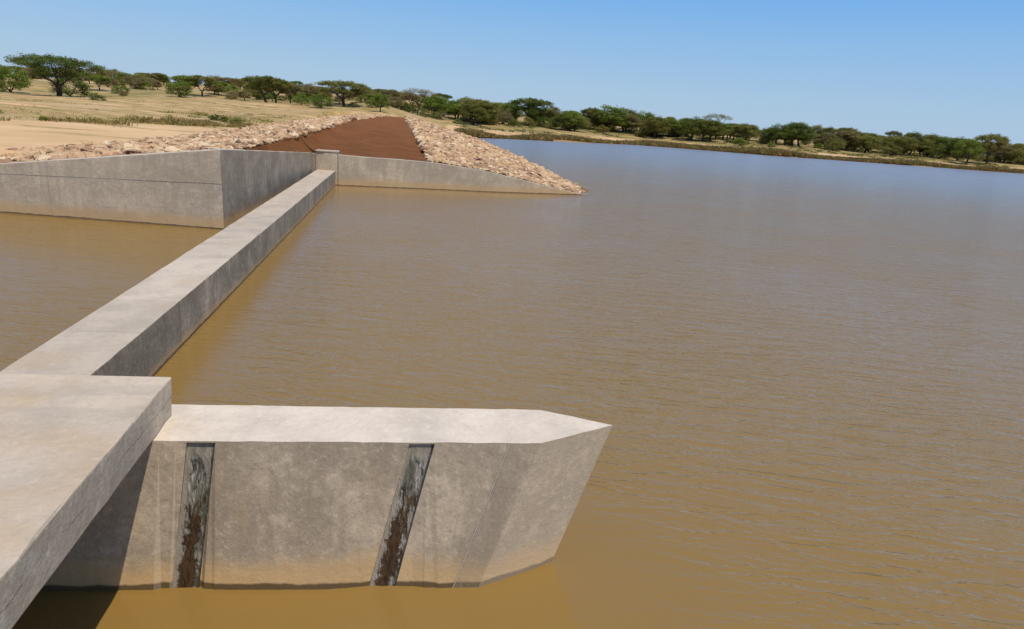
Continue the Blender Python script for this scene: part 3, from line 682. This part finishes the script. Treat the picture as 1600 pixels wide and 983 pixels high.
def make_tree(kind,seed,leaf,nleaf):
    r=random.Random(seed); h,w=dict(U=(5,8.),D=(6,7.6),R=(3,4.6),S=(5.5,8))[kind]; Rr=w/2
    pads=[]
    if kind in 'US':
        ntop=30 if kind=='U' else 24
        for i in range(ntop):
            rad=Rr*.86*math.sqrt((i+.5)/ntop); an=i*2.39996+r.uniform(-.3,.3)
            z=h*(.91-.20*(rad/Rr)**2+r.uniform(-.035,.03)); s=r.uniform(.55,.95)
            pads.append((Vector((rad*math.cos(an),rad*math.sin(an),z)),Rr*.20*s*1.3,h*.065*r.uniform(.8,1.6)))
        if kind=='U':
            for i in range(18):
                an=r.uniform(0,6.28); rad=Rr*r.uniform(.25,.8); z=h*r.uniform(.5,.78)
                pads.append((Vector((rad*math.cos(an),rad*math.sin(an),z)),Rr*.20*r.uniform(.8,1.3),h*.06*r.uniform(.8,1.5)))
    elif kind=='D':
        for i in range(58):
            an=r.uniform(0,6.28); e=r.uniform(-.42,1); rad=Rr*.8*math.sqrt(max(0,1-max(e,0)**2))*(1+min(e,0)*.3)*r.uniform(.6,1.03)
            z=h*(.46+.44*e)+r.uniform(-.1,.1)
            pads.append((Vector((rad*math.cos(an),rad*math.sin(an),z)),Rr*.27*r.uniform(.7,1.15),h*.09*r.uniform(.7,1.3)))
    else:
        for i in range(40):
            an=r.uniform(0,6.28); e=r.uniform(0,1); rad=Rr*.8*math.sqrt(max(0,1-e**2))*r.uniform(.55,1.03)
            z=h*(.14+.74*e)+r.uniform(-.1,.1)
            pads.append((Vector((rad*math.cos(an),rad*math.sin(an),z)),Rr*.30*r.uniform(.7,1.15),h*.14*r.uniform(.7,1.2)))
    vs=[];fs=[]
    nf=dict(U=r.choice([4,5,6]),D=5,R=5,S=5)[kind]; th=h*dict(U=.26,D=.22,R=.05,S=.36)[kind]; tr=h*dict(U=.038,D=.036,R=.03,S=.026)[kind]
    lean=Vector((r.uniform(-.25,.25),r.uniform(-.2,.2),0))*h*.3
    fork=Vector((lean.x,lean.y,th)); tube(vs,fs,[Vector((0,0,-.3)),Vector((0,0,0)),]+bend(Vector((0,0,.05)),fork,0,3,.3,r),tr*1.35,tr,7)
    limbs=[]
    for i in range(nf):
        an=i*6.283/nf+r.uniform(-.4,.4); rd=Rr*r.uniform(.38,.6)
        e=Vector((fork.x*.4+rd*math.cos(an),fork.y*.4+rd*math.sin(an),h*dict(U=r.uniform(.6,.74),D=r.uniform(.5,.7),R=r.uniform(.4,.6),S=r.uniform(.66,.76))[kind]))
        pts=bend(fork,e,-h*.03,6,.5,r); tube(vs,fs,pts,tr*.72,tr*.32,6); limbs.append(pts)
    for c,rx,rz in pads:
        best=min((p for l in limbs for p in l[2:]),key=lambda p:(p-c).length+max(0,p.z-c.z)*3)
        tube(vs,fs,bend(best,c-Vector((0,0,rz*.5)),-.08,4,.5,r),tr*.22,tr*.07,4)
        if kind in 'US':
            for _ in range(3):
                q=c+Vector((r.uniform(-1,1)*rx*.8,r.uniform(-1,1)*rx*.8,rz*.4)); tube(vs,fs,[best.lerp(c,.6),q],tr*.1,tr*.04,3)
    trunk=mesh('trunk',vs,fs,True); trunk.materials.append(M_bark)
    # leaves
    g=np.random.default_rng(seed); tot=sum(rx*rx for _,rx,_ in pads); P=[];SH=[]
    for c,rx,rz in pads:
        n=max(20,int(nleaf*rx*rx/tot)); d=g.normal(size=(n,3)); d/=np.linalg.norm(d,axis=1)[:,None]; rr=g.random(n)**(.5)
        # ragged outline: the radius wanders with direction
        an=np.arctan2(d[:,1],d[:,0]); ph=g.random()*6.28; wob=1+.22*np.sin(an*3+ph)+.16*np.sin(an*7+ph*2)
        q=d*rr[:,None]*np.stack([rx*wob,rx*wob*r.uniform(.8,1.2),np.full(n,rz)],1)
        q[:,2]+=.10*rx*np.sin(q[:,0]/rx*5+ph)
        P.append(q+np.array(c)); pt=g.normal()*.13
        SH.append(np.clip(.46+pt+.34*d[:,2]*rr+g.normal(size=n)*.13,0,1))  # pad tops lighter, undersides darker: shading carried in the leaf colour
    P=np.concatenate(P);SH=np.concatenate(SH);n=len(P)
    nn=g.normal(size=(n,3)); nn[:,2]=np.abs(nn[:,2])+.5; nn/=np.linalg.norm(nn,axis=1)[:,None]
    a=np.cross(nn,g.normal(size=(n,3))); a/=np.linalg.norm(a,axis=1)[:,None]; b=np.cross(nn,a)
    s=leaf*(.5+g.random(n)*.9)[:,None]
    V=np.stack([P-a*s*.9,P-b*s*.35,P+a*s*.9,P+b*s*.35],1).reshape(-1,3)
    F=np.arange(4*n).reshape(-1,4)
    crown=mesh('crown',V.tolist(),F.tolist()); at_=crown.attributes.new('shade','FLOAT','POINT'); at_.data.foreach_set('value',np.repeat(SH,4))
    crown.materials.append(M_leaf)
    zmax=float(np.percentile(V[:,2],99.6)); xw=float(np.percentile(np.abs(V[:,0]),98))*2
    return trunk,crown,zmax,xw
LIB={k:[make_tree(k,s*17+ord(k),lf,nl_) for s in range(nv)] for k,nv,lf,nl_ in (('U',5,.125,11000),('D',6,.14,11000),('R',4,.085,7000),('S',2,.085,3800))}
HERO=[make_tree('U',991,.085,20000)]
COL=dict(dg=(.115,.140,.026),g=(.175,.215,.036),do=(.145,.145,.034),ol=(.215,.195,.055),br=(.24,.185,.09))
def place(kind,x,y,z,h,w,ck,label,cat,group=None,name=None,src=None,jit=.12):
    tm,cm,h0,w0=src or random.choice(LIB[kind]); e=empty(name or {'U':'acacia_tree','S':'umbrella_tree','D':'savanna_tree','R':'bush'}[kind],(x,y,z-.05),random.uniform(0,6.28))
    e.scale=(w/w0,w/w0,h/h0); tag(e,label,cat,group)
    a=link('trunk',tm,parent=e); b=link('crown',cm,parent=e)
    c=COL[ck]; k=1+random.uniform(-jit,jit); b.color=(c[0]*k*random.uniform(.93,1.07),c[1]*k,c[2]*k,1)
    return e
def gz(x,y):
    h=base_h(x,y); D=math.hypot(x,y); t=x/y
    return h+nz(x,y,0,.05)*min(1,D/120)*.9*(1 if t<.1 else .35)+nz(x,y,3,.4)*.06
for i,(x,y,h,w_,k,ck,lb) in enumerate(TREES):
    zt=base_h(x,y)+h; z=gz(x,y); hh=max(.5,zt-z)
    e=place(k,x,y,z,hh,w_,ck,lb,'tree' if k!='R' else 'bush',src=HERO[0] if i==0 else None,jit=.06)
    if i==0: e.rotation_euler[2]=.6
# the belt behind them, and scrub on the rising ground at the left
ELEV=[(.06,.0295),(.12,.030),(.217,.026),(.25,.024),(.367,.026),(.47,.024),(.58,.021),(.68,.0235),(.78,.020),(.92,.021),(1.06,.021),(1.3,.02)]
def dshore(t): return pw(SHORE,t)
n_b=0
while n_b<250:
    t=random.uniform(.05,1.28); s_=random.uniform(30,110) ; D=dshore(t)+s_*(1 if t>.2 else 1.1)
    y=D/math.sqrt(1+t*t); x=t*y; z=gz(x,y)
    topz=3+pw(ELEV,t)*D*math.sqrt(1)*random.uniform(.72,1.0); h=topz-z
    if h<2.6: h=random.uniform(2.4,3.2)
    h=min(h,7.5); k=random.choice('DDDURR'); 
    if k=='R': h*=.75
    ck=random.choice(['g','dg','do','ol','ol','br','do'])
    lab={'g':('green tree standing inside the dense belt behind the far shore','green trees inside the far belt'),'dg':('dark green tree standing inside the dense belt behind the far shore','dark green trees inside the far belt')}.get(ck,('dull olive-brown tree standing inside the dense belt behind the far shore','olive-brown trees inside the far belt'))
    place(k,x,y,z,h,h*random.uniform(1.1,1.7),ck,lab[0],'tree',lab[1],name='savanna_tree'); n_b+=1
n_s=0
while n_s<300:
    t=random.uniform(-.72,.07); D=random.uniform(145,290); y=D/math.sqrt(1+t*t); x=t*y; z=gz(x,y)
    if -.48<t<-.42 and D<200: continue
    h=random.uniform(1.3,3.0)*(1.15 if D>200 else .8); k=random.choice('RRRDDU'); ck=random.choice(['br','br','ol','do','g'])
    lab=('brownish scrub tree scattered on the rising ground behind the left field','brownish scrub on the left rise') if ck!='g' else ('green scrub tree scattered on the rising ground behind the left field','green scrub on the left rise')
    place(k,x,y,z,h,h*random.uniform(1.3,1.9),ck,lab[0],'tree' if k!='R' else 'bush',lab[1],name='scrub_tree' if k!='R' else 'scrub_bush'); n_s+=1
n_u=0
while n_u<46:
    t=random.uniform(.08,1.25); D=dshore(t)+random.uniform(22,60)*(1 if t>.2 else 1.2); y=D/math.sqrt(1+t*t); x=t*y
    h=random.uniform(1.2,2.8); place('R',x,y,gz(x,y),h,h*random.uniform(1.4,2),random.choice(['g','g','ol','dg']),'low green bush growing between the trunks of the far shore trees','bush','low bushes between the far shore trees',name='bush'); n_u+=1
# isolated small bushes and weeds in the left field (world x, y, height, width, colour, label)
SMALL=[(-34.2,88.5,.9,1.7,'g','lone small green bush at the edge of the largest acacia shadow'),
 (-15.6,64.6,.6,1.1,'dg','small dark green weed clump, left one of three at the end of the grass strip'),
 (-14.7,64.2,.5,1.0,'dg','small dark green weed clump, middle one of three at the end of the grass strip'),
 (-13.5,63.8,.42,1.7,'g','low flat green weed clump, right one of three at the end of the grass strip'),
 (-19.5,43,.3,.45,'g','tiny green weed on the bare sand near the left picture edge')]
for x,y,h,w_,ck,lb in SMALL: place('R',x,y,gz(x,y),h,w_,ck,lb,'bush',name='bush')

# ------------------------------------------------------------------ low vegetation, as stuff
def tufts(name,spots,label,cat):
    """spots: (x,y,z,height,radius,colour,blades)"""
    V=[];T=[];SHd=[]
    for x,y,z,h,rad,col,nb in spots:
        a=rng.random(nb)*6.283; d=rad*np.sqrt(rng.random(nb)); bx=x+d*np.cos(a); by=y+d*np.sin(a)
        hh=h*(.45+.55*rng.random(nb))*(1-.35*d/rad); th=rng.random(nb)*6.283; wd=h*(.05+.07*rng.random(nb)); le=h*.35
        lx,ly=rng.normal(size=nb)*le,rng.normal(size=nb)*le; cx,cy=np.cos(th)*wd,np.sin(th)*wd; zz=np.full(nb,z-.05)
        q=np.stack([np.stack([bx-cx,by-cy,zz],1),np.stack([bx+cx,by+cy,zz],1),np.stack([bx+cx*.8+lx*.5,by+cy*.8+ly*.5,zz+hh*.6],1),np.stack([bx+lx,by+ly,zz+hh],1)],1)
        V.append(q.reshape(-1,3)); k=np.array(col)*(1+rng.normal()*.12)
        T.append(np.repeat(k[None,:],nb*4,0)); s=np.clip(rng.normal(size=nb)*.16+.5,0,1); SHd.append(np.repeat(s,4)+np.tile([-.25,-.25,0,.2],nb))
    V=np.concatenate(V);T=np.concatenate(T);SHd=np.clip(np.concatenate(SHd),0,1)
    me=mesh(name,V.tolist(),np.arange(len(V)).reshape(-1,4).tolist())
    c=me.attributes.new('tint','FLOAT_COLOR','POINT'); c.data.foreach_set('color',np.concatenate([T,np.ones((len(T),1))],1).ravel())
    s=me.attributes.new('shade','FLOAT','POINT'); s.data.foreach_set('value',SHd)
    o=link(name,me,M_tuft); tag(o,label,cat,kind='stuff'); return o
sp=[]
for _ in range(6500):
    t=random.uniform(.09,1.25); s_=random.uniform(.3,6.2); D=dshore(t)+s_; y=D/math.sqrt(1+t*t); x=t*y; z=max(.0,base_h(x,y))
    dens=nz(x,y,2,.06)
    if dens<-.35: continue
    h=random.uniform(.5,1.25)*(1+dens*.9)*(1 if s_<5 else .7)
    sp.append((x,y,z,h,random.uniform(.5,1.2),random.choice([(.30,.20,.085),(.25,.165,.07),(.36,.245,.11),(.22,.18,.07),(.17,.15,.05),(.29,.17,.085)]),34))
tufts('bank_scrub',sp,'brown dry scrub and reeds lining the far bank at the water edge','scrub')
sp=[]
for _ in range(26000):
    t=random.uniform(-.7,.06); D=40+120*random.random()**1.3; y=D/math.sqrt(1+t*t); x=t*y
    if x>-11.5 and y<125: continue
    b=D+nz(x,y,1,.06)*16+nz(x,y,5,.2)*6
    k_=min(1,max(0,(t+.37)/.16)); b/=1+.32*k_
    g0=pw([(40,0.0),(45,.10),(49,.40),(58,.34),(66,.16),(90,.2),(110,.5),(130,.5),(180,.3)],b)*(1 if t<-.17 else .5)
    if random.random()>g0*(.05+3.0*max(0,nz(x*.45,y,7,.11)+.04)): continue
    gr=nz(x,y,9,.09)>-.02
    h=random.uniform(.14,.34)*(1.45 if 44<b<62 else .75)
    col=random.choice([(.24,.24,.07),(.32,.27,.09),(.20,.21,.06)]) if gr else random.choice([(.30,.22,.08),(.24,.19,.07),(.26,.15,.07)])
    sp.append((x,y,gz(x,y),h,random.uniform(.35,.9),col,26))
for _ in range(2500):
    t=random.uniform(.09,1.2); s_=random.uniform(15,60); D=dshore(t)+s_; y=D/math.sqrt(1+t*t); x=t*y
    if nz(x,y,3,.1)<-.05: continue
    sp.append((x,y,gz(x,y),random.uniform(.3,.8),random.uniform(.5,1.3),random.choice([(.14,.15,.04),(.10,.12,.03),(.22,.18,.07)]),22))
tufts('grass',sp,'green and straw-coloured grass tufts spread over the savanna ground','grass')

# ------------------------------------------------------------------ light, sky, camera
sd=Vector((.235,-.45,1)).normalized(); el=math.asin(sd.z); az=math.atan2(sd.x,sd.y)
L=bpy.data.lights.new('sun','SUN'); L.energy=3.7; L.angle=R(.53); L.color=(1,.915,.765)
lo=bpy.data.objects.new('sun',L); C.objects.link(lo); lo.rotation_euler=sd.to_track_quat('Z','Y').to_euler(); lo.location=(10,-10,40)
W=bpy.data.worlds.new('World'); S.world=W; W.use_nodes=True; nt=W.node_tree; nt.nodes.clear()
o=nt.nodes.new('ShaderNodeOutputWorld'); bg=nt.nodes.new('ShaderNodeBackground'); sk=nt.nodes.new('ShaderNodeTexSky')
sk.sky_type='NISHITA'; sk.sun_disc=False; sk.sun_elevation=el; sk.sun_rotation=az; sk.altitude=600; sk.air_density=1.0; sk.dust_density=.6; sk.ozone_density=2.0
# clear, slightly hazy dry-season sky: the Nishita sky graded by height above the horizon
tc=nt.nodes.new('ShaderNodeTexCoord'); sp_=nt.nodes.new('ShaderNodeSeparateXYZ'); nt.links.new(tc.outputs['Generated'],sp_.inputs[0])
cr=nt.nodes.new('ShaderNodeValToRGB'); nt.links.new(sp_.outputs[2],cr.inputs[0])
el_=cr.color_ramp.elements; el_[0].position=0; el_[0].color=(.375,.53,.74,1); el_[1].position=1; el_[1].color=(.06,.17,.50,1)
for p_,c_ in ((.05,(.36,.54,.75)),(.12,(.27,.50,.81)),(.20,(.135,.42,.87)),(.30,(.085,.35,.84)),(.6,(.08,.26,.66))):
    e_=el_.new(p_); e_.color=c_+(1,)
b2=nt.nodes.new('ShaderNodeBackground'); nt.links.new(cr.outputs[0],b2.inputs[0]); b2.inputs[1].default_value=1
mxs=nt.nodes.new('ShaderNodeMixShader'); mxs.inputs[0].default_value=.85
nt.links.new(sk.outputs[0],bg.inputs[0]); bg.inputs[1].default_value=.11
nt.links.new(bg.outputs[0],mxs.inputs[1]); nt.links.new(b2.outputs[0],mxs.inputs[2]); nt.links.new(mxs.outputs[0],o.inputs[0])
cam=bpy.data.cameras.new('camera'); co=bpy.data.objects.new('camera',cam); C.objects.link(co); S.camera=co
cam.sensor_width=36; cam.lens=1043/1600*36; cam.clip_end=6000; cam.clip_start=.05
AX,AY,AZ=((0.98382, 0.020946, 0.177929), (-0.16491, -0.28225, 0.945061), (0.070015, -0.959112, -0.274229))
r_=Vector((AX[0],AY[0],AZ[0])); d_=Vector((AX[1],AY[1],AZ[1])); f_=Vector((AX[2],AY[2],AZ[2]))
co.matrix_world=Matrix(((r_.x,-d_.x,-f_.x,0),(r_.y,-d_.y,-f_.y,0),(r_.z,-d_.z,-f_.z,3),(0,0,0,1)))
S.view_settings.view_transform='Standard'; S.view_settings.look='None'; S.view_settings.exposure=0
S.cycles.max_bounces=6; S.cycles.use_denoising=True; S.cycles.sample_clamp_direct=1.6; S.cycles.sample_clamp_indirect=4
